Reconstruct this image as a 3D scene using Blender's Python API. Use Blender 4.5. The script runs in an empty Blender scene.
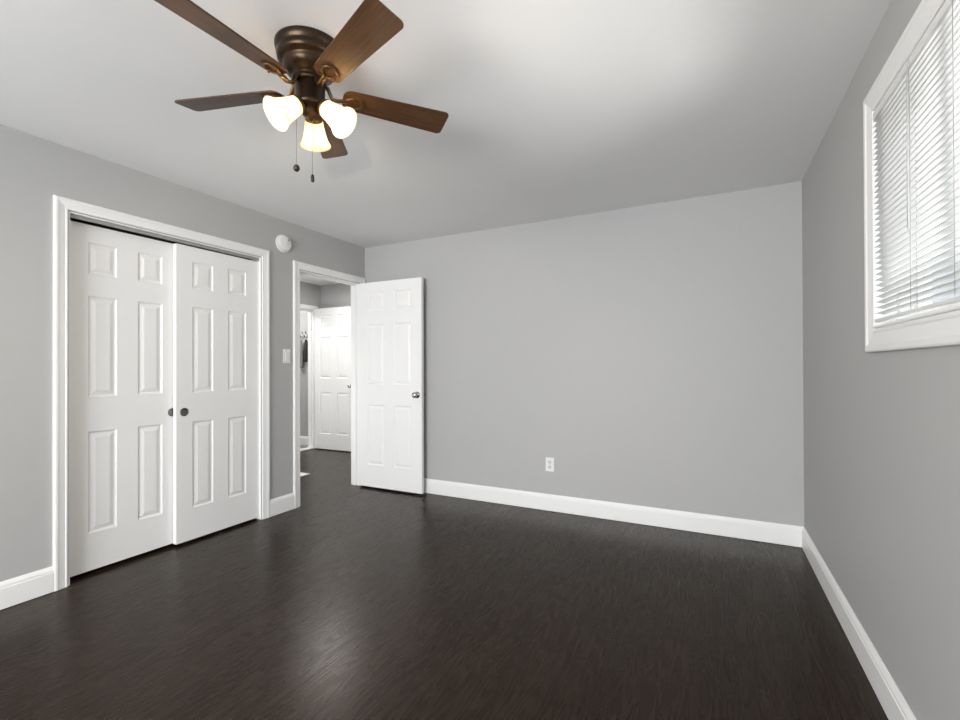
import bpy, math, random
from mathutils import Vector, Matrix

random.seed(7)
C = bpy.context.scene.collection
PI = math.pi
D = math.radians

# ------------------------------------------------------------------ camera
CAM_Z = 1.212
cam_d = bpy.data.cameras.new('camera')
cam = bpy.data.objects.new('camera', cam_d)
C.objects.link(cam)
cam_d.sensor_width = 36.0
cam_d.lens = 36.0 * 456.44 / 960.0
cam_d.shift_y = 4.0 / 960.0
cam_d.clip_start = 0.02
yaw, pit, roll = D(26.7648), D(0.278), D(-0.202)
Fv = Vector((-math.sin(yaw) * math.cos(pit), math.cos(yaw) * math.cos(pit), math.sin(pit)))
Rv = Vector((math.cos(yaw), math.sin(yaw), 0))
Uv = Rv.cross(Fv)
R2 = Rv * math.cos(roll) + Uv * math.sin(roll)
U2 = Uv * math.cos(roll) - Rv * math.sin(roll)
M = Matrix((R2, U2, -Fv)).transposed().to_4x4()
M.translation = (0, 0, CAM_Z)
cam.matrix_world = M
bpy.context.scene.camera = cam

# ------------------------------------------------------------------ world, lights, exposure
sc = bpy.context.scene
sc.view_settings.view_transform = 'Standard'
sc.view_settings.look = 'None'
sc.view_settings.gamma = 1.0
sc.view_settings.use_curve_mapping = False
sc.view_settings.exposure = 0.53
W = bpy.data.worlds.new('sky')
sc.world = W
W.use_nodes = True
bg = W.node_tree.nodes['Background']
bg.inputs[0].default_value = (0.80, 0.90, 1.0, 1)
bg.inputs[1].default_value = 0.6


def area(name, loc, direction, sx, sy, power, col=(1, 1, 1)):
    l = bpy.data.lights.new(name, 'AREA')
    l.shape = 'RECTANGLE'
    l.size, l.size_y = sx, sy
    l.energy = power
    l.color = col
    o = bpy.data.objects.new(name, l)
    C.objects.link(o)
    o.location = loc
    o.rotation_euler = Vector(direction).to_track_quat('-Z', 'Z').to_euler()
    return o


# main fill lamp, shining in through an added window behind the camera
area('front_fill_light', (-1.25, -2.90, 1.3), (-0.02, 1, -0.06), 2.6, 1.5, 184, (0.98, 0.99, 1.0))
# sunlit ground outside the right-hand window, shining up into the blind
area('sunlit_ground_outside', (3.0, 1.6, 0.2), (-1, 0, 0.75), 1.3, 2.0, 165, (1.0, 0.99, 0.97))
# open sky above the right-hand window, falling on the slats
area('sky_outside', (2.3, 1.6, 4.1), (-1, 0, -1.35), 1.4, 1.6, 122, (0.93, 0.97, 1.0))
# ceiling light of the hallway and of the bathroom beyond it
area('hallway_ceiling_light', (-4.2, 4.2, 2.42), (0, 0, -1), 0.5, 0.5, 15, (1.0, 0.98, 0.95))
area('hallway_fill_light', (-4.6, 2.62, 0.85), (0, 1, 0), 0.9, 1.4, 10, (1.0, 0.99, 0.97))  # added fill lamp inside the hallway, no window behind it
area('bathroom_ceiling_light', (-6.0, 4.4, 2.40), (0, 0, -1), 0.35, 0.35, 18, (1.0, 0.98, 0.96))
BULB_POWER = 10.5

# ------------------------------------------------------------------ room dimensions
XL, XR, YB, YF, H = -3.187, 0.552, 3.681, -2.70, 2.44
WT = 0.115
CL0, CL1, CLZ = 1.236, 2.456, 2.083           # closet opening on the left wall
DO0, DO1, DOZ = 2.834, 3.602, 2.056           # bedroom doorway on the left wall
WY0, WY1, WZ0, WZ1 = 1.06, 2.168, 1.342, 2.155
HX, HY = -5.25, 5.07                          # hallway far walls
BD0, BD1, BDZ = 4.15, 4.935, 2.048            # bathroom doorway
BY = 5.09


# ------------------------------------------------------------------ materials
def mat(name, col, rough=0.5, metal=0.0, spec=0.5, bump=None, noise=None, coat=0.0):
    m = bpy.data.materials.new(name)
    m.use_nodes = True
    nt = m.node_tree
    b = nt.nodes['Principled BSDF']
    b.inputs['Base Color'].default_value = (*col, 1)
    b.inputs['Roughness'].default_value = rough
    b.inputs['Metallic'].default_value = metal
    b.inputs['Specular IOR Level'].default_value = spec
    b.inputs['Coat Weight'].default_value = coat
    tc = nt.nodes.new('ShaderNodeTexCoord')
    if noise:                                   # slight tone variation of the surface itself
        sc_, amt = noise
        n = nt.nodes.new('ShaderNodeTexNoise')
        n.inputs['Scale'].default_value = sc_
        n.inputs['Detail'].default_value = 4
        nt.links.new(tc.outputs['Object'], n.inputs['Vector'])
        r = nt.nodes.new('ShaderNodeMapRange')
        r.inputs['To Min'].default_value = 1 - amt
        r.inputs['To Max'].default_value = 1 + amt
        nt.links.new(n.outputs['Fac'], r.inputs['Value'])
        mx = nt.nodes.new('ShaderNodeMix')
        mx.data_type = 'RGBA'
        mx.blend_type = 'MULTIPLY'
        mx.inputs[0].default_value = 1
        mx.inputs[6].default_value = (*col, 1)
        nt.links.new(r.outputs[0], mx.inputs[7])
        nt.links.new(mx.outputs[2], b.inputs['Base Color'])
    if bump:
        sc_, st = bump
        n = nt.nodes.new('ShaderNodeTexNoise')
        n.inputs['Scale'].default_value = sc_
        n.inputs['Detail'].default_value = 3
        nt.links.new(tc.outputs['Object'], n.inputs['Vector'])
        bp = nt.nodes.new('ShaderNodeBump')
        bp.inputs['Strength'].default_value = st
        bp.inputs['Distance'].default_value = 0.002
        nt.links.new(n.outputs['Fac'], bp.inputs['Height'])
        nt.links.new(bp.outputs['Normal'], b.inputs['Normal'])
    return m


M_WALL = mat('grey_wall_paint', (0.460, 0.460, 0.458), 0.6, spec=0.3, bump=(180, 0.06), noise=(1.5, 0.012))
M_CEIL = mat('ceiling_paint', (0.86, 0.86, 0.86), 0.8, spec=0.2, bump=(120, 0.06), noise=(1.2, 0.012))
M_TRIM = mat('white_trim_paint', (0.88, 0.88, 0.875), 0.35, noise=(3, 0.01))
M_DOOR = mat('white_door_paint', (0.88, 0.88, 0.875), 0.38, bump=(60, 0.03), noise=(2, 0.01))
M_PLASTIC = mat('white_plastic', (0.82, 0.82, 0.80), 0.35, noise=(20, 0.01))
M_DARKSLOT = mat('dark_slot', (0.02, 0.02, 0.02), 0.6, noise=(20, 0.05))
M_NICKEL = mat('satin_nickel', (0.55, 0.54, 0.52), 0.22, 1.0, noise=(30, 0.03))
M_PULL = mat('aged_nickel_pull', (0.20, 0.185, 0.18), 0.3, 1.0, noise=(30, 0.05))
M_BRONZE = mat('oil_rubbed_bronze', (0.045, 0.028, 0.016), 0.32, 0.8, noise=(14, 0.12))
M_BRASS = mat('bronze_blade_iron', (0.13, 0.08, 0.038), 0.33, 0.9, noise=(20, 0.1))
M_CHAIN = mat('chain_metal', (0.30, 0.27, 0.23), 0.35, 0.9, noise=(60, 0.1))
M_FOB = mat('dark_fob', (0.02, 0.018, 0.016), 0.35, noise=(40, 0.1))
M_CLOSET = mat('closet_interior_paint', (0.42, 0.42, 0.415), 0.7, spec=0.2, noise=(2, 0.02))
M_TOWEL_G = mat('grey_towel_cotton', (0.30, 0.30, 0.30), 0.95, spec=0.1, bump=(400, 0.3), noise=(40, 0.1))
M_TOWEL_D = mat('charcoal_towel_cotton', (0.045, 0.045, 0.047), 0.95, spec=0.1, bump=(400, 0.3), noise=(40, 0.1))
M_TOWEL_W = mat('white_towel_cotton', (0.75, 0.75, 0.74), 0.95, spec=0.1, bump=(400, 0.3), noise=(40, 0.05))
M_MAT = mat('pale_mat', (0.78, 0.78, 0.76), 0.9, spec=0.1, bump=(300, 0.3), noise=(30, 0.04))
M_MARBLE = mat('white_threshold_marble', (0.82, 0.82, 0.80), 0.25, noise=(8, 0.05))
M_TILE = mat('grey_bathroom_tile', (0.22, 0.22, 0.215), 0.4, noise=(5, 0.08))
M_VINYL = mat('white_vinyl', (0.82, 0.82, 0.81), 0.35, noise=(6, 0.01))
M_CORD = mat('blind_cord', (0.30, 0.30, 0.295), 0.8, noise=(50, 0.05))
M_WAND = mat('clear_plastic_wand', (0.5, 0.5, 0.5), 0.2, noise=(50, 0.05))


def slat_material():
    m = bpy.data.materials.new('translucent_white_slat')
    m.use_nodes = True
    nt = m.node_tree
    b = nt.nodes['Principled BSDF']
    b.inputs['Base Color'].default_value = (0.84, 0.84, 0.83, 1)
    b.inputs['Roughness'].default_value = 0.35
    tr = nt.nodes.new('ShaderNodeBsdfTranslucent')
    tc = nt.nodes.new('ShaderNodeTexCoord')
    n = nt.nodes.new('ShaderNodeTexNoise')
    n.inputs['Scale'].default_value = 4
    nt.links.new(tc.outputs['Object'], n.inputs['Vector'])
    r = nt.nodes.new('ShaderNodeValToRGB')
    r.color_ramp.elements[0].color = (0.78, 0.78, 0.77, 1)
    r.color_ramp.elements[1].color = (0.86, 0.86, 0.85, 1)
    nt.links.new(n.outputs['Fac'], r.inputs[0])
    nt.links.new(r.outputs[0], tr.inputs[0])
    mx = nt.nodes.new('ShaderNodeMixShader')
    mx.inputs[0].default_value = 0.42
    nt.links.new(b.outputs[0], mx.inputs[1])
    nt.links.new(tr.outputs[0], mx.inputs[2])
    nt.links.new(mx.outputs[0], nt.nodes['Material Output'].inputs[0])
    return m


def glass_material():
    m = bpy.data.materials.new('window_glass')
    m.use_nodes = True
    nt = m.node_tree
    nt.nodes.remove(nt.nodes['Principled BSDF'])
    t = nt.nodes.new('ShaderNodeBsdfTransparent')
    g = nt.nodes.new('ShaderNodeBsdfGlossy')
    g.inputs['Roughness'].default_value = 0.02
    lw = nt.nodes.new('ShaderNodeLayerWeight')
    lw.inputs[0].default_value = 0.2
    f = nt.nodes.new('ShaderNodeMath')
    f.operation = 'MULTIPLY'
    f.inputs[1].default_value = 0.35
    nt.links.new(lw.outputs['Facing'], f.inputs[0])
    mx = nt.nodes.new('ShaderNodeMixShader')
    nt.links.new(f.outputs[0], mx.inputs[0])
    nt.links.new(t.outputs[0], mx.inputs[1])
    nt.links.new(g.outputs[0], mx.inputs[2])
    nt.links.new(mx.outputs[0], nt.nodes['Material Output'].inputs[0])
    return m


def shade_material():
    """frosted alabaster glass: lets the bulb's light through"""
    m = bpy.data.materials.new('frosted_alabaster_glass')
    m.use_nodes = True
    nt = m.node_tree
    b = nt.nodes['Principled BSDF']
    b.inputs['Roughness'].default_value = 0.3
    tc = nt.nodes.new('ShaderNodeTexCoord')
    n = nt.nodes.new('ShaderNodeTexNoise')
    n.inputs['Scale'].default_value = 18
    n.inputs['Distortion'].default_value = 1.5
    nt.links.new(tc.outputs['Object'], n.inputs['Vector'])
    r = nt.nodes.new('ShaderNodeValToRGB')
    r.color_ramp.elements[0].color = (0.91, 0.77, 0.54, 1)
    r.color_ramp.elements[1].color = (0.95, 0.88, 0.71, 1)
    nt.links.new(n.outputs['Fac'], r.inputs[0])
    nt.links.new(r.outputs[0], b.inputs['Base Color'])
    tr = nt.nodes.new('ShaderNodeBsdfTranslucent')
    nt.links.new(r.outputs[0], tr.inputs[0])
    mx = nt.nodes.new('ShaderNodeMixShader')
    mx.inputs[0].default_value = 0.6
    nt.links.new(b.outputs[0], mx.inputs[1])
    nt.links.new(tr.outputs[0], mx.inputs[2])
    nt.links.new(mx.outputs[0], nt.nodes['Material Output'].inputs[0])
    return m


def bulb_material():
    m = bpy.data.materials.new('lit_bulb')
    m.use_nodes = True
    b = m.node_tree.nodes['Principled BSDF']
    b.inputs['Emission Color'].default_value = (1, 0.82, 0.55, 1)
    b.inputs['Emission Strength'].default_value = 12
    return m


def wood_material(name, c0, c1, c2, rough, scale=(1.0, 14.0, 14.0)):
    """stretched grain along local X"""
    m = bpy.data.materials.new(name)
    m.use_nodes = True
    nt = m.node_tree
    b = nt.nodes['Principled BSDF']
    tc = nt.nodes.new('ShaderNodeTexCoord')
    mp = nt.nodes.new('ShaderNodeMapping')
    mp.inputs['Scale'].default_value = scale
    nt.links.new(tc.outputs['Object'], mp.inputs[0])
    n = nt.nodes.new('ShaderNodeTexNoise')
    n.inputs['Scale'].default_value = 6
    n.inputs['Detail'].default_value = 8
    n.inputs['Roughness'].default_value = 0.65
    n.inputs['Distortion'].default_value = 0.4
    nt.links.new(mp.outputs[0], n.inputs['Vector'])
    r = nt.nodes.new('ShaderNodeValToRGB')
    e = r.color_ramp.elements
    e[0].position, e[0].color = 0.3, (*c0, 1)
    e[1].position, e[1].color = 0.72, (*c2, 1)
    k = e.new(0.5)
    k.color = (*c1, 1)
    nt.links.new(n.outputs['Fac'], r.inputs[0])
    nt.links.new(r.outputs[0], b.inputs['Base Color'])
    b.inputs['Roughness'].default_value = rough
    b.inputs['Specular IOR Level'].default_value = 0.3
    return m


def floor_material():
    m = bpy.data.materials.new('dark_stained_oak_strip')
    m.use_nodes = True
    nt = m.node_tree
    L = nt.links.new
    b = nt.nodes['Principled BSDF']
    tc = nt.nodes.new('ShaderNodeTexCoord')
    sep = nt.nodes.new('ShaderNodeSeparateXYZ')
    L(tc.outputs['Object'], sep.inputs[0])
    cb = nt.nodes.new('ShaderNodeCombineXYZ')       # run the strips along world Y
    L(sep.outputs['Y'], cb.inputs['X'])
    L(sep.outputs['X'], cb.inputs['Y'])
    br = nt.nodes.new('ShaderNodeTexBrick')
    br.offset = 0.37
    br.offset_frequency = 2
    br.squash = 1.0
    br.inputs['Color1'].default_value = (0, 0, 0, 1)
    br.inputs['Color2'].default_value = (1, 1, 1, 1)
    br.inputs['Mortar'].default_value = (0.5, 0.5, 0.5, 1)
    br.inputs['Scale'].default_value = 1.0
    br.inputs['Mortar Size'].default_value = 0.0007
    br.inputs['Mortar Smooth'].default_value = 0.3
    br.inputs['Brick Width'].default_value = 1.15
    br.inputs['Row Height'].default_value = 0.082
    L(cb.outputs[0], br.inputs['Vector'])
    rnd = nt.nodes.new('ShaderNodeSeparateColor')
    L(br.outputs['Color'], rnd.inputs[0])
    off = nt.nodes.new('ShaderNodeMath')
    off.operation = 'MULTIPLY'
    off.inputs[1].default_value = 37.0
    L(rnd.outputs[0], off.inputs[0])
    # cathedral grain: distorted rings, different for every strip
    mp = nt.nodes.new('ShaderNodeMapping')
    mp.inputs['Scale'].default_value = (1.0, 9.0, 1.0)
    L(cb.outputs[0], mp.inputs[0])
    n1 = nt.nodes.new('ShaderNodeTexNoise')
    n1.noise_dimensions = '4D'
    n1.inputs['Scale'].default_value = 1.0
    n1.inputs['Detail'].default_value = 2
    L(mp.outputs[0], n1.inputs['Vector'])
    L(off.outputs[0], n1.inputs['W'])
    mu = nt.nodes.new('ShaderNodeMath')
    mu.operation = 'MULTIPLY'
    mu.inputs[1].default_value = 17.0
    L(n1.outputs['Fac'], mu.inputs[0])
    fr = nt.nodes.new('ShaderNodeMath')
    fr.operation = 'PINGPONG'
    fr.inputs[1].default_value = 0.5
    L(mu.outputs[0], fr.inputs[0])
    # fine pores
    mp2 = nt.nodes.new('ShaderNodeMapping')
    mp2.inputs['Scale'].default_value = (1.5, 130.0, 1.0)
    L(cb.outputs[0], mp2.inputs[0])
    n2 = nt.nodes.new('ShaderNodeTexNoise')
    n2.noise_dimensions = '4D'
    n2.inputs['Scale'].default_value = 1.0
    n2.inputs['Detail'].default_value = 4
    L(mp2.outputs[0], n2.inputs['Vector'])
    L(off.outputs[0], n2.inputs['W'])
    pw = nt.nodes.new('ShaderNodeMath')             # thin pale growth rings
    pw.operation = 'POWER'
    pw.inputs[1].default_value = 2.6
    f2x = nt.nodes.new('ShaderNodeMath')
    f2x.operation = 'MULTIPLY'
    f2x.inputs[1].default_value = 2.0
    L(fr.outputs[0], f2x.inputs[0])
    L(f2x.outputs[0], pw.inputs[0])
    g = nt.nodes.new('ShaderNodeMath')              # 0.55*rings + 0.6*pores
    g.operation = 'MULTIPLY_ADD'
    L(pw.outputs[0], g.inputs[0])
    g.inputs[1].default_value = 0.42
    pm = nt.nodes.new('ShaderNodeMath')
    pm.operation = 'MULTIPLY'
    pm.inputs[1].default_value = 0.30
    L(n2.outputs['Fac'], pm.inputs[0])
    L(pm.outputs[0], g.inputs[2])
    ramp = nt.nodes.new('ShaderNodeValToRGB')
    e = ramp.color_ramp.elements
    e[0].position, e[0].color = 0.2, (0.0178, 0.0106, 0.0062, 1)
    e[1].position, e[1].color = 0.75, (0.0325, 0.0205, 0.0130, 1)
    L(g.outputs[0], ramp.inputs[0])
    tint = nt.nodes.new('ShaderNodeMapRange')
    tint.inputs['To Min'].default_value = 0.88
    tint.inputs['To Max'].default_value = 1.12
    L(rnd.outputs[0], tint.inputs['Value'])
    mx = nt.nodes.new('ShaderNodeMix')
    mx.data_type = 'RGBA'
    mx.blend_type = 'MULTIPLY'
    mx.inputs[0].default_value = 1
    L(ramp.outputs[0], mx.inputs[6])
    L(tint.outputs[0], mx.inputs[7])
    seam = nt.nodes.new('ShaderNodeMix')
    seam.data_type = 'RGBA'
    L(br.outputs['Fac'], seam.inputs[0])
    L(mx.outputs[2], seam.inputs[6])
    seam.inputs[7].default_value = (0.008, 0.006, 0.005, 1)
    L(seam.outputs[2], b.inputs['Base Color'])
    ro = nt.nodes.new('ShaderNodeMapRange')
    ro.inputs['To Min'].default_value = 0.25
    ro.inputs['To Max'].default_value = 0.36
    L(g.outputs[0], ro.inputs['Value'])
    L(ro.outputs[0], b.inputs['Roughness'])
    b.inputs['Specular IOR Level'].default_value = 0.19
    b.inputs['Specular Tint'].default_value = (1.0, 0.91, 0.82, 1)
    bp = nt.nodes.new('ShaderNodeBump')
    bp.inputs['Strength'].default_value = 0.2
    bp.inputs['Distance'].default_value = 0.0012
    L(g.outputs[0], bp.inputs['Height'])
    L(bp.outputs['Normal'], b.inputs['Normal'])
    return m


M_FLOOR = floor_material()
M_SLAT = slat_material()
M_GLASS = glass_material()
M_SHADE = shade_material()
M_BULB = bulb_material()
M_BLADE = wood_material('walnut_fan_blade', (0.042, 0.018, 0.007), (0.078, 0.035, 0.014), (0.120, 0.058, 0.025), 0.36)


# ------------------------------------------------------------------ mesh helpers
class MB:
    def __init__(s):
        s.v, s.f, s.sm = [], [], []

    def add(s, verts, faces, smooth=False, mtx=None):
        k = len(s.v)
        for p in verts:
            s.v.append(tuple(mtx @ Vector(p)) if mtx is not None else tuple(p))
        for f in faces:
            s.f.append(tuple(i + k for i in f))
            s.sm.append(smooth)
        return s

    def box(s, x0, x1, y0, y1, z0, z1, mtx=None):
        v = [(x0, y0, z0), (x1, y0, z0), (x1, y1, z0), (x0, y1, z0), (x0, y0, z1), (x1, y0, z1), (x1, y1, z1), (x0, y1, z1)]
        f = [(0, 3, 2, 1), (4, 5, 6, 7), (0, 1, 5, 4), (1, 2, 6, 5), (2, 3, 7, 6), (3, 0, 4, 7)]
        return s.add(v, f, mtx=mtx)

    def lathe(s, prof, n=32, mtx=None, smooth=True):
        """prof: (radius, height) pairs around local Z"""
        vs, fs, rings = [], [], []
        for r, z in prof:
            if r < 1e-6:
                rings.append([len(vs)])
                vs.append((0, 0, z))
            else:
                rings.append([len(vs) + i for i in range(n)])
                vs += [(r * math.cos(2 * PI * i / n), r * math.sin(2 * PI * i / n), z) for i in range(n)]
        for a, b in zip(rings, rings[1:]):
            for i in range(n):
                j = (i + 1) % n
                if len(a) == 1 and len(b) == 1:
                    continue
                if len(a) == 1:
                    fs.append((a[0], b[j], b[i]))
                elif len(b) == 1:
                    fs.append((a[i], a[j], b[0]))
                else:
                    fs.append((a[i], a[j], b[j], b[i]))
        return s.add(vs, fs, smooth, mtx)

    def tube(s, pts, rad, n=10, closed=False, mtx=None, flat=1.0):
        pts = [Vector(p) for p in pts]
        N = len(pts)
        rads = rad if isinstance(rad, (list, tuple)) else [rad] * N
        vs, fs = [], []
        up = Vector((0, 0, 1))
        for i, p in enumerate(pts):
            a = pts[i - 1] if (i > 0 or closed) else p
            b = pts[(i + 1) % N] if (i < N - 1 or closed) else p
            t = (b - a).normalized()
            u = up if abs(t.dot(up)) < 0.95 else Vector((1, 0, 0))
            s1 = t.cross(u).normalized()
            s2 = s1.cross(t).normalized()
            for k in range(n):
                an = 2 * PI * k / n
                vs.append(p + (s1 * math.cos(an) + s2 * math.sin(an) * flat) * rads[i])
        for i in range(N if closed else N - 1):
            j = (i + 1) % N
            for k in range(n):
                l = (k + 1) % n
                fs.append((i * n + k, i * n + l, j * n + l, j * n + k))
        if not closed:
            fs.append(tuple(range(n)))
            fs.append(tuple((N - 1) * n + k for k in range(n - 1, -1, -1)))
        return s.add(vs, fs, True, mtx)

    def sphere(s, c, r, n=16, m=10, mtx=None):
        prof = [(r * math.sin(PI * i / m), -r * math.cos(PI * i / m)) for i in range(m + 1)]
        prof[0] = (0, -r)
        prof[-1] = (0, r)
        t = Matrix.Translation(c)
        return s.lathe(prof, n, (mtx @ t) if mtx is not None else t)

    def prism(s, outline, z0, z1, mtx=None, smooth_side=False):
        n = len(outline)
        vs = [(x, y, z0) for x, y in outline] + [(x, y, z1) for x, y in outline]
        fs = [tuple(range(n - 1, -1, -1)), tuple(range(n, 2 * n))]
        s.add(vs, fs, False, mtx)
        k = len(s.v) - 2 * n
        for i in range(n):
            j = (i + 1) % n
            s.f.append((k + i, k + j, k + n + j, k + n + i))
            s.sm.append(smooth_side)
        return s

    def build(s, name, m, parent=None, bevel=0.0, seg=2, autosmooth=False):
        me = bpy.data.meshes.new(name)
        me.from_pydata(s.v, [], s.f)
        me.polygons.foreach_set('use_smooth', s.sm)
        me.materials.append(m)
        me.validate()
        import bmesh
        bm = bmesh.new()
        bm.from_mesh(me)
        bmesh.ops.recalc_face_normals(bm, faces=bm.faces)
        bm.to_mesh(me)
        bm.free()
        o = bpy.data.objects.new(name, me)
        C.objects.link(o)
        if parent is not None:
            o.parent = parent
        if bevel > 0:
            bv = o.modifiers.new('bevel', 'BEVEL')
            bv.width = bevel
            bv.segments = seg
            bv.limit_method = 'ANGLE'
            bv.angle_limit = D(40)
        return o


def struct(o, label, cat):
    o['kind'] = 'structure'
    o['label'] = label
    o['category'] = cat
    return o


def tag(o, label, cat, group=None):
    o['label'] = label
    o['category'] = cat
    if group:
        o['group'] = group
    return o


def empty(name, loc, rz=0.0):
    o = bpy.data.objects.new(name, None)
    o.empty_display_size = 0.1
    C.objects.link(o)
    o.location = loc
    o.rotation_euler = (0, 0, rz)
    return o


def frame_sweep(mb, path, prof, origin, ax_u, ax_v, ax_n, closed=False):
    """Sweep a moulding profile along a 2D path in a wall plane with mitred corners.
    path: (u, v) of the inner edge, walked so that 'outward' is on the left; prof: (outward, thickness)"""
    N = len(path)
    P2 = [Vector((p[0], p[1])) for p in path]

    def nrm(a, b):
        d = (b - a).normalized()
        return Vector((-d.y, d.x))
    rows = []
    for i, p in enumerate(P2):
        if closed or 0 < i < N - 1:
            n1, n2 = nrm(P2[i - 1], p), nrm(p, P2[(i + 1) % N])
            m_ = (n1 + n2) / (1 + n1.dot(n2))
        elif i == 0:
            m_ = nrm(p, P2[1])
        else:
            m_ = nrm(P2[i - 1], p)
        rows.append([Vector(origin) + Vector(ax_u) * (p.x + m_.x * w) + Vector(ax_v) * (p.y + m_.y * w) + Vector(ax_n) * t for w, t in prof])
    k = len(prof)
    vs = [q for r in rows for q in r]
    fs = []
    for i in range(N if closed else N - 1):
        j = (i + 1) % N
        for a in range(k):
            b = (a + 1) % k
            fs.append((i * k + a, i * k + b, j * k + b, j * k + a))
    if not closed:
        fs.append(tuple(range(k)))
        fs.append(tuple((N - 1) * k + a for a in range(k - 1, -1, -1)))
    mb.add(vs, fs)
    return mb


def base_run(mb, a, b, n, h=0.138, t=0.016, z=0.003, ma=0.0, mb_=0.0):
    """baseboard with an eased, stepped top from a to b on a wall whose inward normal is n; ma / mb_ mitre the ends"""
    prof = [(0, z), (t, z), (t, 0.106), (t - 0.003, 0.109), (t - 0.002, 0.112), (t - 0.003, 0.120), (t - 0.008, 0.130), (0.004, h), (0, h)]
    A, B, n = Vector((*a, 0)), Vector((*b, 0)), Vector((*n, 0))
    d = (B - A).normalized()
    vs = [A + n * w + d * (w * ma) + Vector((0, 0, zz)) for w, zz in prof] + [B + n * w - d * (w * mb_) + Vector((0, 0, zz)) for w, zz in prof]
    k = len(prof)
    fs = [(i, (i + 1) % k, k + (i + 1) % k, k + i) for i in range(k)] + [tuple(range(k)), tuple(range(2 * k - 1, k - 1, -1))]
    mb.add(vs, fs)


CASING = [(0, 0), (0, 0.009), (0.004, 0.012), (0.010, 0.012), (0.014, 0.010), (0.026, 0.012), (0.046, 0.015), (0.052, 0.018), (0.062, 0.0185), (0.068, 0.017), (0.072, 0.013), (0.072, 0)]
CASING = [(a_ * 0.86, b_) for a_, b_ in CASING]

# ------------------------------------------------------------------ structure: floor, ceiling, walls
fl = MB().box(-7.0, XR + 0.2, YF - 0.2, 5.4, -0.1, 0.0).build('floor', M_FLOOR)
struct(fl, 'dark stained oak strip floor running through the room into the hallway', 'floor')
ce = MB().box(-7.0, XR + 0.2, YF - 0.2, 5.4, H, H + 0.1).build('ceiling', M_CEIL)
struct(ce, 'flat off-white painted ceiling around the fan', 'ceiling')

w = MB()
w.box(XL - WT, XL, YF - 0.15, CL0, 0, H)
w.box(XL - WT, XL, CL0, CL1, CLZ, H)
w.box(XL - WT, XL, CL1, DO0, 0, H)
w.box(XL - WT, XL, DO0, DO1, DOZ, H)
w.box(XL - WT, XL, DO1, HY, 0, H)
struct(w.build('wall_left', M_WALL), 'grey wall holding the closet and the open doorway', 'wall')
w = MB().box(XL, XR + 0.15, YB, YB + WT, 0, H)
struct(w.build('wall_back', M_WALL), 'long blank grey wall behind the open door, with one outlet', 'wall')
w = MB()
w.box(XR, XR + 0.15, YF - 0.15, WY0, 0, H)
w.box(XR, XR + 0.15, WY1, YB, 0, H)
w.box(XR, XR + 0.15, WY0, WY1, 0, WZ0)
w.box(XR, XR + 0.15, WY0, WY1, WZ1, H)
struct(w.build('wall_right', M_WALL), 'grey wall with the window and blind', 'wall')
FX0, FX1, FZ0, FZ1 = -2.55, 0.05, 0.60, 2.10
w = MB()
w.box(XL, FX0, YF - 0.15, YF, 0, H)
w.box(FX1, XR, YF - 0.15, YF, 0, H)
w.box(FX0, FX1, YF - 0.15, YF, 0, FZ0)
w.box(FX0, FX1, YF - 0.15, YF, FZ1, H)
struct(w.build('wall_front', M_WALL), 'grey wall behind the camera with a wide window added for the fill lamp', 'wall')

# hallway and bathroom shells
w = MB()
w.box(HX - WT, HX, 2.55, BD0, 0, H)
w.box(HX - WT, HX, BD0, BD1, BDZ, H)
w.box(HX - WT, HX, BD1, HY, 0, H)
struct(w.build('wall_hallway_far', M_WALL), 'grey hallway wall with the bathroom doorway', 'wall')
w = MB().box(-7.0, HX - WT, BY, BY + 0.1, 0, H)
struct(w.build('wall_bathroom', M_WALL), 'grey bathroom wall carrying the towel hooks', 'wall')
w = MB().box(HX - WT, XL, HY, HY + 0.12, 0, H)
struct(w.build('wall_hallway_end', M_WALL), 'grey wall at the end of the hallway behind the far door', 'wall')
w = MB().box(HX - WT, XL - WT - 0.75, 2.45, 2.55, 0, H)
struct(w.build('wall_hallway_near', M_WALL), 'grey hallway wall beside the back of the closet', 'wall')
w = MB()
w.box(-7.0, -6.9, 3.0, BY, 0, H)
w.box(-7.0, HX - WT, 2.9, 3.0, 0, H)
struct(w.build('wall_bathroom_side', M_WALL), 'pale bathroom side walls', 'wall')
w = MB()
w.box(XL - 0.75, XL - 0.70, CL0 - 0.25, CL1 + 0.21, 0, H)
w.box(XL - 0.70, XL - WT, CL0 - 0.30, CL0 - 0.25, 0, H)
w.box(XL - 0.70, XL - WT, CL1 + 0.16, CL1 + 0.21, 0, H)
struct(w.build('wall_closet', M_CLOSET), 'closet interior walls behind the sliding doors', 'wall')
ft = MB().box(-6.9, HX - WT, 3.0, BY, 0.0, 0.006).build('floor_bathroom', M_TILE)
struct(ft, 'grey tile floor of the bathroom past the threshold', 'floor')

# baseboards
b = MB()
base_run(b, (XL, YF), (XL, CL0 - 0.0685), (1, 0))
base_run(b, (XL, CL1 + 0.0685), (XL, DO0 - 0.0685), (1, 0))
struct(b.build('baseboard_left', M_TRIM), 'white baseboard along the closet wall', 'baseboard')
b = MB()
base_run(b, (XL + 0.02, YB), (XR, YB), (0, -1), mb_=1.0)
struct(b.build('baseboard_back', M_TRIM), 'white baseboard along the long blank wall', 'baseboard')
b = MB()
base_run(b, (XR, YF), (XR, YB), (-1, 0), mb_=1.0)
struct(b.build('baseboard_right', M_TRIM), 'white baseboard under the window wall', 'baseboard')
b = MB()
base_run(b, (XL + 0.02, YF), (XR - 0.02, YF), (0, 1))
struct(b.build('baseboard_front', M_TRIM), 'white baseboard on the wall behind the camera', 'baseboard')
b = MB()
base_run(b, (HX + 0.02, HY), (XL - WT, HY), (0, -1))
base_run(b, (HX, 2.55), (HX, BD0 - 0.0685), (1, 0))
base_run(b, (HX, BD1 + 0.0685), (HX, HY), (1, 0))
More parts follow.
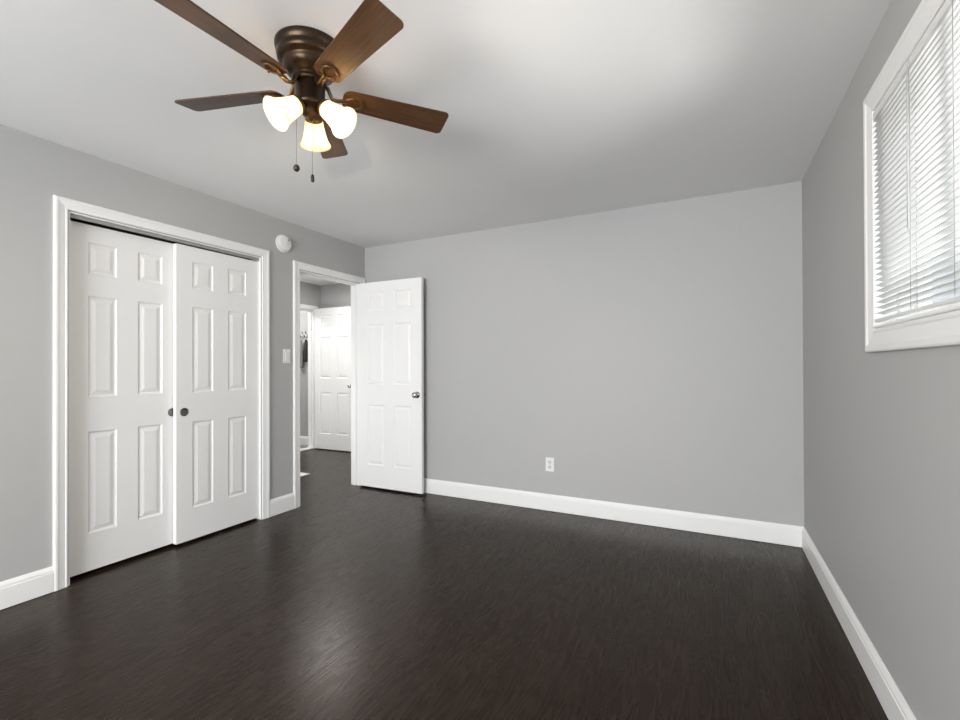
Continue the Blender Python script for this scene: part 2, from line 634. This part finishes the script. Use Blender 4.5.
struct(b.build('baseboard_hallway', M_TRIM), 'white baseboard in the hallway', 'baseboard')
b = MB()
base_run(b, (-6.9, BY), (HX - WT, BY), (0, -1), z=0.007)
struct(b.build('baseboard_bathroom', M_TRIM), 'white baseboard below the towel hooks', 'baseboard')


# casings and jambs (the frames round the openings of the left wall and of the bathroom doorway)
def opening_trim(name, x, y0, y1, z1, label, wt=WT, stop=None, prof=CASING):
    t = MB()
    r = 0.006
    frame_sweep(t, [(y1 - r + 0.012, 0.002), (y1 - r + 0.012, z1 - r + 0.012), (y0 + r - 0.012, z1 - r + 0.012), (y0 + r - 0.012, 0.002)][::-1],
                prof, (x, 0, 0), (0, 1, 0), (0, 0, 1), (1, 0, 0))
    # jambs line the thickness of the wall
    t.box(x - wt, x + 0.002, y0, y0 + 0.006, 0.002, z1)
    t.box(x - wt, x + 0.002, y1 - 0.006, y1, 0.002, z1)
    t.box(x - wt, x + 0.002, y0 + 0.006, y1 - 0.006, z1 - 0.006, z1)
    if stop:
        s0, s1 = stop
        t.box(x - s1, x - s0, y0 + 0.006, y0 + 0.017, 0.002, z1 - 0.006)
        t.box(x - s1, x - s0, y1 - 0.017, y1 - 0.006, 0.002, z1 - 0.006)
        t.box(x - s1, x - s0, y0 + 0.017, y1 - 0.017, z1 - 0.017, z1 - 0.006)
    return struct(t.build(name, M_TRIM), label, 'door casing')


opening_trim('trim_1', XL, CL0, CL1, CLZ, 'white moulded casing around the double closet')
opening_trim('trim_2', XL, DO0, DO1, DOZ, 'white moulded casing around the open doorway to the hallway', stop=(0.042, 0.08))
opening_trim('trim_3', HX, BD0, BD1, BDZ, 'white casing around the bathroom doorway at the end of the hallway', stop=(0.042, 0.08))
th = MB().box(HX - WT, HX, BD0 + 0.008, BD1 - 0.008, 0.0005, 0.012).build('trim_4', M_MARBLE)
struct(th, 'white threshold strip on the floor of the bathroom doorway', 'threshold')
tr = MB()
tr.box(XL - 0.098, XL - 0.014, CL0 + 0.008, CL1 - 0.008, CLZ - 0.010, CLZ - 0.0065)
tr.box(XL - 0.017, XL - 0.014, CL0 + 0.008, CL1 - 0.008, CLZ - 0.027, CLZ - 0.0102)
struct(tr.build('trim_5', mat('track_metal', (0.34, 0.34, 0.335), 0.5, 0.2, noise=(10, 0.05))), 'grey sliding door track under the closet head', 'door track')


# ------------------------------------------------------------------ six-panel doors
def door_mesh(wd, ht, th=0.035, stile=0.108, mull=0.114):
    """slab in local X (0..wd), Z (0..ht), faces at y = 0 (front) and y = th"""
    pw = (wd - 2 * stile - mull) / 2
    xs = [0, stile, stile + pw, stile + pw + mull, wd - stile, wd]
    k = ht / 2.03
    zs = [0, 0.218 * k, 0.815 * k, 1.018 * k, 1.612 * k, 1.742 * k, 1.928 * k, ht]
    mb = MB()
    steps = [(0.0, 0.0), (0.006, 0.0055), (0.011, 0.0072), (0.016, 0.0072), (0.036, 0.0015), (0.038, 0.0010)]
    for side in (0, 1):
        yy = (lambda d: d) if side == 0 else (lambda d: th - d)
        for i in range(5):
            for j in range(7):
                x0, x1, z0, z1 = xs[i], xs[i + 1], zs[j], zs[j + 1]
                if i in (1, 3) and j in (1, 3, 5):
                    vs, fs = [], []
                    for ins, dep in steps:
                        vs += [(x0 + ins, yy(dep), z0 + ins), (x1 - ins, yy(dep), z0 + ins), (x1 - ins, yy(dep), z1 - ins), (x0 + ins, yy(dep), z1 - ins)]
                    for q in range(len(steps) - 1):
                        for a in range(4):
                            c = (a + 1) % 4
                            fs.append((q * 4 + a, q * 4 + c, q * 4 + 4 + c, q * 4 + 4 + a))
                    e = (len(steps) - 1) * 4
                    fs.append((e, e + 1, e + 2, e + 3))
                    mb.add(vs, fs)
                else:
                    mb.add([(x0, yy(0), z0), (x1, yy(0), z0), (x1, yy(0), z1), (x0, yy(0), z1)], [(0, 1, 2, 3)])
    for i in range(5):
        for z in (0, ht):
            mb.add([(xs[i], 0, z), (xs[i + 1], 0, z), (xs[i + 1], th, z), (xs[i], th, z)], [(0, 1, 2, 3)])
    for j in range(7):
        for x in (0, wd):
            mb.add([(x, 0, zs[j]), (x, 0, zs[j + 1]), (x, th, zs[j + 1]), (x, th, zs[j])], [(0, 1, 2, 3)])
    return mb


def weld(o):
    import bmesh
    bm = bmesh.new()
    bm.from_mesh(o.data)
    bmesh.ops.remove_doubles(bm, verts=bm.verts, dist=1e-5)
    bmesh.ops.recalc_face_normals(bm, faces=bm.faces)
    bm.to_mesh(o.data)
    bm.free()


def make_door(n, wd, ht, loc, rz, label, stile=0.108, mull=0.114):
    o = door_mesh(wd, ht, 0.035, stile, mull).build('door_%d' % n, M_DOOR)
    weld(o)
    o.location = loc
    o.rotation_euler = (0, 0, rz)
    return struct(o, label, 'door')


def add_knob(door, x, z, th=0.035, mt=None):
    mt = mt or M_NICKEL
    for side in (-1, 1):
        y = 0 if side == -1 else th
        m_ = Matrix.Translation((x, y, z)) @ Matrix.Rotation(D(90) if side == -1 else D(-90), 4, 'X')
        k = MB().lathe([(0, 0), (0.032, 0), (0.032, 0.004), (0.028, 0.008), (0.013, 0.011), (0.011, 0.028), (0.016, 0.033), (0.025, 0.039), (0.0285, 0.048), (0.026, 0.057), (0.017, 0.062), (0, 0.063)], 28, m_)
        kn = k.build('door_knob', mt, door)
        kn['label'] = 'round polished nickel door knob'


def add_pull(door, x, z, mt):
    m_ = Matrix.Translation((x, 0, z)) @ Matrix.Rotation(D(90), 4, 'X')
    k = MB().lathe([(0.0285, -0.001), (0.0285, 0.002), (0.026, 0.003), (0.0225, 0.0015), (0.021, 0.0004), (0.012, 0.0004), (0.006, 0.0006), (0, 0.0006)], 28, m_)
    p = k.build('finger_pull', mt, door)
    p['label'] = 'round recessed dark nickel finger pull'


def add_hinges(door, ht, th=0.035, zs=(0.19, 1.0, 1.82)):
    for z in zs:
        h = MB()
        h.lathe([(0, z - 0.045), (0.006, z - 0.045), (0.006, z + 0.045), (0, z + 0.045)], 12, Matrix.Translation((-0.006, th + 0.001, 0)))
        h.box(-0.001, 0.0, 0.004, th - 0.002, z - 0.044, z + 0.044)
        hh = h.build('hinge', M_NICKEL, door)
        hh['label'] = 'small metal door hinge'


# closet doors: front faces look towards +X, local x runs along +Y  (rotation +90 deg)
dl = make_door(1, 0.622, 2.028, (XL - 0.064, CL0 + 0.008, 0.022), D(90), 'white six-panel sliding closet door on the camera side, tucked behind its twin')
add_pull(dl, 0.622 - 0.046, 0.886, M_PULL)
dr = make_door(2, 0.626, 2.028, (XL - 0.022, CL1 - 0.008 - 0.626, 0.020), D(90), 'white six-panel sliding closet door in front, beside the smoke detector')
add_pull(dr, 0.052, 0.886, M_PULL)

# the bedroom door stands open against the long wall
de = make_door(3, 0.756, 2.030, (XL + 0.018, 3.5625, 0.019), D(0.5), 'white six-panel door with nickel knob, standing open against the long blank wall', 0.115, 0.115)
add_knob(de, 0.756 - 0.050, 0.925)
add_hinges(de, 2.03)
# hallway door
dh = make_door(4, 0.745, 2.055, (HX + 0.025, 4.922, 0.014), D(1.5), 'white six-panel door open at the far end of the hallway', 0.112, 0.112)
add_knob(dh, 0.745 - 0.045, 0.925)
add_hinges(dh, 2.03)

# ------------------------------------------------------------------ right-hand window
wn = empty('window_1', (XR, (WY0 + WY1) / 2, WZ0))
struct(wn, 'white framed window in the grey wall, behind the horizontal blind', 'window')


def at_win(mb, name, m_, **k):
    mb2 = MB()
    mb2.v = [(p[0] - XR, p[1] - (WY0 + WY1) / 2, p[2] - WZ0) for p in mb.v]
    mb2.f, mb2.sm = mb.f, mb.sm
    return mb2.build(name, m_, wn, **k)


WCAS = [(0, 0), (0, 0.008), (0.004, 0.011), (0.012, 0.011), (0.018, 0.0085), (0.034, 0.011), (0.056, 0.0145), (0.062, 0.018), (0.078, 0.0185), (0.084, 0.016), (0.086, 0.012), (0.086, 0)]
t = MB()
frame_sweep(t, [(WY0 + 0.004, WZ0 + 0.004), (WY0 + 0.004, WZ1 - 0.004), (WY1 - 0.004, WZ1 - 0.004), (WY1 - 0.004, WZ0 + 0.004)], WCAS, (XR, 0, 0), (0, 1, 0), (0, 0, 1), (-1, 0, 0), closed=True)
at_win(t, 'window_casing', M_TRIM)
t = MB()
t.box(XR, XR + 0.15, WY0, WY0 + 0.006, WZ0, WZ1)
t.box(XR, XR + 0.15, WY1 - 0.003, WY1, WZ0, WZ1)
t.box(XR, XR + 0.15, WY0 + 0.006, WY1 - 0.006, WZ1 - 0.006, WZ1)
at_win(t, 'window_jamb', M_TRIM)
t = MB().box(XR - 0.0125, XR + 0.15, WY0 + 0.006, WY1 - 0.003, WZ0 + 0.0045, WZ0 + 0.014)
at_win(t, 'window_sill', M_TRIM, bevel=0.003)
t = MB()
sx0, sx1 = XR + 0.055, XR + 0.125
t.box(sx0, sx1, WY0 + 0.006, WY0 + 0.036, WZ0 + 0.008, WZ1 - 0.006)
t.box(sx0, sx1, WY1 - 0.036, WY1 - 0.006, WZ0 + 0.008, WZ1 - 0.006)
t.box(sx0, sx1, WY0 + 0.036, WY1 - 0.036, WZ1 - 0.036, WZ1 - 0.006)
t.box(sx0, sx1, WY0 + 0.036, WY1 - 0.036, WZ0 + 0.008, WZ0 + 0.034)
at_win(t, 'window_frame', M_VINYL)


def sash(x0, y0, y1):
    s = MB()
    z0, z1 = WZ0 + 0.035, WZ1 - 0.037
    s.box(x0, x0 + 0.028, y0, y0 + 0.035, z0, z1)
    s.box(x0, x0 + 0.028, y1 - 0.035, y1, z0, z1)
    s.box(x0, x0 + 0.028, y0 + 0.035, y1 - 0.035, z0, z0 + 0.035)
    s.box(x0, x0 + 0.028, y0 + 0.035, y1 - 0.035, z1 - 0.035, z1)
    so = at_win(s, 'window_sash', M_VINYL)
    g = MB().box(x0 + 0.013, x0 + 0.017, y0 + 0.034, y1 - 0.034, z0 + 0.034, z1 - 0.034)
    g.v = [(p[0] - XR, p[1] - (WY0 + WY1) / 2, p[2] - WZ0) for p in g.v]
    g.build('pane', M_GLASS, so)


YM = (WY0 + WY1) / 2
sash(XR + 0.058, WY0 + 0.037, YM + 0.018)
sash(XR + 0.092, YM - 0.018, WY1 - 0.037)

# window added in the unseen wall behind the camera for the fill lamp
w2 = empty('window_added', ((FX0 + FX1) / 2, YF, FZ0))
struct(w2, 'wide white window added behind the camera for the fill lamp', 'window')
t = MB()
hw, hh_ = (FX1 - FX0) / 2, FZ1 - FZ0
frame_sweep(t, [(-hw + 0.004, 0.004), (hw - 0.004, 0.004), (hw - 0.004, hh_ - 0.004), (-hw + 0.004, hh_ - 0.004)][::-1], WCAS, (0, 0, 0), (1, 0, 0), (0, 0, 1), (0, 1, 0), closed=True)
t.build('window_casing', M_TRIM, w2)
t = MB()
for x in (-hw, hw - 0.05, -0.03):
    t.box(x, x + (0.06 if x == -0.03 else 0.05), -0.12, -0.06, 0, hh_)
t.box(-hw + 0.05, hw - 0.05, -0.12, -0.06, 0, 0.05)
t.box(-hw + 0.05, hw - 0.05, -0.12, -0.06, hh_ - 0.05, hh_)
f2 = t.build('window_frame', M_VINYL, w2)
MB().box(-hw + 0.04, hw - 0.04, -0.093, -0.088, 0.04, hh_ - 0.04).build('pane', M_GLASS, f2)

# ------------------------------------------------------------------ mini blind
BX = XR + 0.003
by0, by1 = WY0 + 0.009, WY1 - 0.0045
bl = empty('window_blind', (BX, (by0 + by1) / 2, WZ1 - 0.012))
tag(bl, 'white horizontal mini blind, slats half closed, hanging in the window', 'blind')
bw = (by1 - by0) / 2
h = MB()
h.box(-0.013, 0.013, -bw, bw, -0.026, 0.0)
h.build('headrail', M_VINYL, bl, bevel=0.002)
ztop, zbot = -0.036, (WZ0 + 0.042) - (WZ1 - 0.012)
n_sl = int(round((ztop - zbot) / 0.0203))
SLAT_TILT = D(13)                  # room edge up, window edge down
s = MB()
for i in range(n_sl):
    z = ztop - (ztop - zbot) * i / (n_sl - 0.3)
    pts = []
    for k in range(5):
        a = (k / 4 - 0.5)
        x_ = a * 0.025
        crown = 0.0022 * (1 - (2 * a) ** 2)
        xr_ = x_ * math.cos(SLAT_TILT) - crown * math.sin(-SLAT_TILT) * 0
        zr_ = -x_ * math.sin(SLAT_TILT) + crown * math.cos(SLAT_TILT)
        pts.append((xr_, zr_ + z))
    vs, fs = [], []
    for (px, pz) in pts:
        vs += [(px, -bw + 0.003, pz), (px, bw - 0.003, pz)]
    for k in range(4):
        fs.append((2 * k, 2 * k + 1, 2 * k + 3, 2 * k + 2))
    s.add(vs, fs, True)
so = s.build('slats', M_SLAT, bl)
so.name = 'slat_panel'
sol = so.modifiers.new('thickness', 'SOLIDIFY')
sol.thickness = 0.0004
h = MB()
h.box(-0.012, 0.012, -bw + 0.002, bw - 0.002, zbot - 0.016, zbot - 0.004)
h.build('bottom_rail', M_VINYL, bl, bevel=0.0025)
for y in (1.812, 1.534, 1.256):
    yy = y - (by0 + by1) / 2
    h = MB()
    for x_ in (-0.0145, 0.0145):
        h.tube([(x_, yy, -0.026), (x_, yy, zbot - 0.004)], 0.0007, 6)
    h.tube([(0, yy, -0.026), (0, yy, zbot - 0.004)], 0.0007, 6)
    h.build('ladder_cord', M_CORD, bl)
h = MB()
yy = 1.812 - (by0 + by1) / 2 - 0.006
h.tube([(-0.017, yy, -0.012), (-0.019, yy, -0.035)], 0.0012, 6)
h.tube([(-0.019, yy, -0.035), (-0.021, yy, -0.52)], 0.0022, 8)
h.build('tilt_wand', M_WAND, bl)

# ------------------------------------------------------------------ ceiling fan
FCX, FCY = -1.374, 1.275
fan = empty('ceiling_fan', (FCX, FCY, H))
tag(fan, 'bronze flush-mount ceiling fan with five walnut blades and three lit glass shades', 'ceiling fan')


def fz(z):
    return z - H


MB().lathe([(0, 0), (0.120, 0), (0.1265, -0.003), (0.1265, -0.012), (0.123, -0.026), (0.119, -0.031), (0.119, -0.036), (0.1205, -0.044), (0.118, -0.056), (0.109, -0.066), (0.100, -0.068),
            (0.098, -0.071), (0.097, -0.080), (0.090, -0.096), (0.077, -0.108), (0.066, -0.113), (0.064, -0.118), (0.060, -0.121), (0.060, -0.126), (0, -0.126)], 48).build('motor_housing', M_BRONZE, fan)
MB().lathe([(0, -0.124), (0.058, -0.124), (0.0625, -0.127), (0.0625, -0.138), (0.058, -0.142), (0, -0.142)], 40).build('flywheel', M_BRONZE, fan)
MB().lathe([(0, -0.1425), (0.052, -0.1425), (0.056, -0.146), (0.056, -0.212), (0.058, -0.214), (0.058, -0.224), (0.053, -0.231), (0.034, -0.236), (0.031, -0.252), (0.024, -0.262), (0.012, -0.266), (0.010, -0.276), (0.005, -0.281), (0, -0.282)], 40).build('switch_housing', M_BRONZE, fan)

BLADE_Z = fz(2.276)
PITCH = D(-13)
R0, R1 = 0.122, 0.556


def blade_outline():
    pts = []
    w0, w1 = 0.050, 0.064
    # root corner arcs, tip corner arcs
    def arc(cx, cy, r, a0, a1, n=6):
        return [(cx + r * math.cos(D(a0 + (a1 - a0) * i / n)), cy + r * math.sin(D(a0 + (a1 - a0) * i / n))) for i in range(n + 1)]
    rt, rr = 0.020, 0.034
    pts += arc(R1 - rt, w1 - rt, rt, 0, 90)
    pts += arc(R0 + rr, w0 - rr, rr, 92, 180)
    pts += arc(R0 + rr, -w0 + rr, rr, 180, 268)
    pts += arc(R1 - rt, -w1 + rt, rt, 270, 360)
    return pts


OUT = blade_outline()
for k in range(5):
    az = D(52.5 + 72 * k)
    rotp = Matrix.Rotation(PITCH, 4, 'X')
    bo = MB().prism(OUT, -0.003, 0.003, rotp).build('blade', M_BLADE, fan, bevel=0.0012)
    bo.location = (0, 0, BLADE_Z)
    bo.rotation_euler = (0, 0, az)
    # blade iron: arm from the flywheel that ends in an open oval ring screwed under the blade
    ir = MB()
    zt = fz(2.303) - BLADE_Z

    def under(x, y, d):
        v = rotp @ Vector((x, y, -0.003 - d))
        return (v.x, v.y, v.z)
    pts = [(0.048, 0, zt), (0.066, 0, zt - 0.002), (0.082, 0, -0.012), under(0.100, 0, 0.013), under(0.118, 0, 0.009), under(0.139, 0, 0.006)]
    ir.tube(pts, [0.014, 0.013, 0.0115, 0.011, 0.012, 0.010], 12, flat=0.55)
    ring = []
    for q in range(28):
        a = 2 * PI * q / 28
        ring.append(under(0.166 + 0.032 * math.cos(a), 0.0255 * math.sin(a) * (1 - 0.25 * math.cos(a) * -1), 0.0055))
    ir.tube(ring, 0.0052, 10, closed=True, flat=0.8)
    for sx_, sy_ in ((0.197, 0.0), (0.160, 0.0262), (0.160, -0.0262)):
        v = under(sx_, sy_, 0.010)
        ir.sphere(v, 0.0045, 10, 6)
    ir.build('blade_iron', M_BRASS, bo)

# light kit: three bell shades on short arms
SH = [(0.98 * a_, 1.03 * b_) for a_, b_ in [(0.0305, 0.0), (0.033, 0.006), (0.0345, 0.018), (0.037, 0.036), (0.041, 0.056), (0.0455, 0.074), (0.051, 0.090), (0.0575, 0.102), (0.062, 0.108)]]
TILT = D(50)
for k in range(3):
    az = D(131.5 + 120 * k)
    # local frame of the shade: +Z along its axis (outward and down)
    axis = Vector((math.cos(az) * math.sin(TILT), math.sin(az) * math.sin(TILT), -math.cos(TILT)))
    neck = Vector((math.cos(az) * 0.054 + 0.008, math.sin(az) * 0.054 + 0.004, fz(2.204)))
    rot = axis.to_track_quat('Z', 'Y').to_matrix().to_4x4()
    mloc = Matrix.Translation(neck) @ rot
    ho = MB()
    ho.tube([(math.cos(az) * 0.028, math.sin(az) * 0.028, fz(2.214)), tuple(neck - axis * 0.022), tuple(neck - axis * 0.006)], [0.011, 0.012, 0.012], 12)
    ho.lathe([(0, -0.012), (0.018, -0.012), (0.030, -0.004), (0.0335, 0.004), (0.0345, 0.012), (0.0332, 0.0125), (0.0322, 0.005), (0.0, 0.0)], 28, mloc)
    hob = ho.build('shade_holder', M_BRASS, fan)
    outer = SH
    inner = [(r - 0.003, z) for r, z in SH[::-1]]
    sh = MB().lathe(outer + inner, 40)
    sho = sh.build('glass_shade', M_SHADE, fan)
    sho.matrix_local = mloc
    sho['label'] = 'frosted bell glass shade, lit warm'
    bu = MB().lathe([(0, 0.004), (0.011, 0.004), (0.011, 0.020), (0.013, 0.028), (0.020, 0.044), (0.0215, 0.054), (0.0185, 0.064), (0.010, 0.071), (0, 0.073)], 24)
    bu.build('bulb', M_BULB, sho)
    lp = bpy.data.lights.new('fan_bulb_light', 'POINT')
    lp.energy = BULB_POWER
    lp.color = (1.0, 0.87, 0.68)
    lp.shadow_soft_size = 0.012
    lo = bpy.data.objects.new('fan_bulb_light', lp)
    C.objects.link(lo)
    lo.location = Vector((FCX, FCY, H)) + neck + axis * 0.082


def bead_chain(x, y, z0, z1, name, fob):
    c = MB()
    n = int((z0 - z1) / 0.0042)
    for i in range(n):
        c.sphere((x, y, z0 - 0.0042 * i), 0.0014, 6, 4)
    c.tube([(x, y, z0), (x, y, z1)], 0.0006, 5)
    co = c.build(name, M_CHAIN, fan)
    f = MB()
    f.lathe(fob, 18, Matrix.Translation((x, y, z1)))
    f.build('chain_fob', M_FOB, co)


def rel(p):
    return (p[0] - FCX, p[1] - FCY)


c1 = rel((-1.434, 1.263))
bead_chain(c1[0], c1[1], fz(2.235), fz(2.000), 'pull_chain', [(0, 0.002), (0.003, 0.0), (0.009, -0.004), (0.0125, -0.012), (0.0125, -0.016), (0.009, -0.024), (0.003, -0.028), (0, -0.028)])
c2 = rel((-1.371, 1.284))
bead_chain(c2[0], c2[1], fz(2.160), fz(1.955), 'pull_chain', [(0, 0.003), (0.003, 0.002), (0.0055, -0.002), (0.0065, -0.012), (0.0065, -0.024), (0.004, -0.028), (0, -0.028)])

# ------------------------------------------------------------------ things on the walls
# smoke detector on the left wall
sd = empty('smoke_detector', (XL, 2.664, 2.243))
tag(sd, 'round white smoke detector high on the grey wall between closet and doorway', 'smoke detector')
mx = Matrix.Rotation(D(90), 4, 'Y')
MB().lathe([(0, 0.0005), (0.073, 0.0005), (0.073, 0.006), (0.071, 0.008), (0, 0.008)], 40, mx).build('mounting_base', M_PLASTIC, sd)
MB().lathe([(0, 0.0085), (0.046, 0.0085), (0.046, 0.0195), (0.0570, 0.0200), (0.0590, 0.022), (0.0590, 0.030), (0.0575, 0.0345), (0.052, 0.0365), (0.050, 0.0356), (0.048, 0.0365), (0, 0.037)], 40, mx).build('cover', M_PLASTIC, sd)
MB().box(0.0365, 0.0395, -0.004, 0.012, -0.020, 0.016).build('test_button', M_PLASTIC, sd, bevel=0.002)
MB().lathe([(0, 0.0366), (0.006, 0.0366), (0.006, 0.0376), (0, 0.0376)], 14, Matrix.Translation((0, 0.026, 0.031)) @ mx).build('sounder_hole', M_DARKSLOT, sd)

# light switch
ls = empty('light_switch', (XL, 2.699, 1.303))
tag(ls, 'white rocker light switch on the wall beside the doorway casing', 'light switch')
MB().box(0.0003, 0.005, -0.036, 0.036, -0.058, 0.058).build('switch_plate', M_PLASTIC, ls, bevel=0.002)
r_ = MB()
r_.add([(0.0052, -0.0165, -0.0335), (0.0052, 0.0165, -0.0335), (0.0052, 0.0165, 0.0335), (0.0052, -0.0165, 0.0335),
        (0.0105, -0.0155, -0.0325), (0.0105, 0.0155, -0.0325), (0.0066, 0.0155, 0.0325), (0.0066, -0.0155, 0.0325)],
       [(0, 3, 2, 1), (4, 5, 6, 7), (0, 1, 5, 4), (1, 2, 6, 5), (2, 3, 7, 6), (3, 0, 4, 7)])
r_.build('rocker', M_PLASTIC, ls)
for z in (-0.047, 0.047):
    MB().lathe([(0, 0.005), (0.003, 0.005), (0.003, 0.0056), (0, 0.006)], 10, Matrix.Translation((0, 0, z)) @ mx).build('screw', M_NICKEL, ls)

# outlet
ol = empty('wall_outlet', (-1.204, YB, 0.387))
tag(ol, 'white duplex electrical outlet low on the long blank wall', 'outlet')
MB().box(-0.036, 0.036, -0.005, -0.0003, -0.058, 0.058).build('outlet_plate', M_PLASTIC, ol, bevel=0.002)
my = Matrix.Rotation(D(90), 4, 'X')
for z in (-0.0205, 0.0205):
    o_ = MB()
    outl = []
    for q in range(24):
        a = 2 * PI * q / 24
        outl.append((0.0172 * math.cos(a), max(-0.0135, min(0.0135, 0.0172 * math.sin(a)))))
    o_.prism(outl, 0.0045, 0.0068, Matrix.Translation((0, 0, z)) @ my)
    oo = o_.build('receptacle', mat('receptacle_plastic', (0.66, 0.66, 0.64), 0.4, noise=(30, 0.01)), ol)
    q_ = MB()
    for x, hgt in ((-0.0065, 0.0045), (0.0065, 0.0038)):
        q_.box(x - 0.0013, x + 0.0013, -0.0072, -0.0067, z + 0.003 - hgt, z + 0.003 + hgt)
    q_.lathe([(0, 0.0067), (0.0024, 0.0067), (0.0024, 0.0072), (0, 0.0072)], 12, Matrix.Translation((0, 0, z - 0.0085)) @ my)
    q_.build('socket_slots', M_DARKSLOT, oo).name = 'socket_slot'
MB().lathe([(0, 0.005), (0.0034, 0.005), (0.0034, 0.0058), (0, 0.0064)], 12, my).build('screw', M_NICKEL, ol)

# ------------------------------------------------------------------ bathroom and hallway things
hk = empty('hook_rail', (-5.64, BY, 1.70))
tag(hk, 'small dark metal hook rail on the bathroom wall above the towels', 'hook rail')
MB().box(-0.16, 0.16, -0.010, -0.0005, -0.012, 0.012).build('rail', M_PLASTIC, hk, bevel=0.003)
for x in (-0.11, -0.035, 0.04, 0.11):
    k_ = MB()
    k_.tube([(x, -0.010, 0.0), (x, -0.030, -0.004), (x, -0.048, 0.012), (x, -0.056, 0.045)], [0.005, 0.005, 0.005, 0.006], 8)
    k_.tube([(x, -0.010, -0.006), (x, -0.022, -0.035), (x, -0.036, -0.044), (x, -0.046, -0.030)], [0.005, 0.005, 0.005, 0.005], 8)
    k_.sphere((x, -0.057, 0.047), 0.008, 10, 6)
    k_.build('hook', M_FOB, hk)


def towel(x, w_top, w_bot, z0, z1, y, m_, label, ph):
    mbt = MB()
    n, rows = 36, 12
    vs, fs = [], []
    for r in range(rows + 1):
        f = r / rows
        wd = w_top + (w_bot - w_top) * min(1, f * 1.6) ** 0.8
        dp = 0.014 + 0.016 * min(1, f * 2)
        z = z0 + (z1 - z0) * f
        for q in range(n):
            a = 2 * PI * q / n
            rip = 1 + 0.28 * math.sin(5 * a + ph) * min(1, f * 2) + 0.08 * math.sin(9 * a + 2 * ph + f * 2)
            vs.append((x + wd * 0.5 * math.cos(a) * (1 + 0.06 * math.sin(3 * a + ph)), y + dp * math.sin(a) * rip, z + 0.006 * math.sin(3 * a + ph) * f))
    for r in range(rows):
        for q in range(n):
            p = (q + 1) % n
            fs.append((r * n + q, r * n + p, (r + 1) * n + p, (r + 1) * n + q))
    fs.append(tuple(range(n)))
    fs.append(tuple(rows * n + q for q in range(n - 1, -1, -1)))
    mbt.add(vs, fs, True)
    return tag(mbt.build('towel', m_), label, 'towel', 'towels on the bathroom hooks')


towel(-5.535, 0.04, 0.095, 1.625, 1.29, BY - 0.040, M_TOWEL_D, 'charcoal towel hanging on the bathroom hook nearest the doorway casing', 0.4)
towel(-5.650, 0.035, 0.085, 1.625, 1.20, BY - 0.040, M_TOWEL_G, 'light grey towel hanging beside the charcoal towel in the bathroom', 1.7)

fm = MB().box(-4.62, -4.025, 3.12, 3.732, 0.0005, 0.010).build('floor_mat', M_MAT, bevel=0.004)
tag(fm, 'pale floor mat in the hallway, its corner showing past the doorway casing', 'mat')
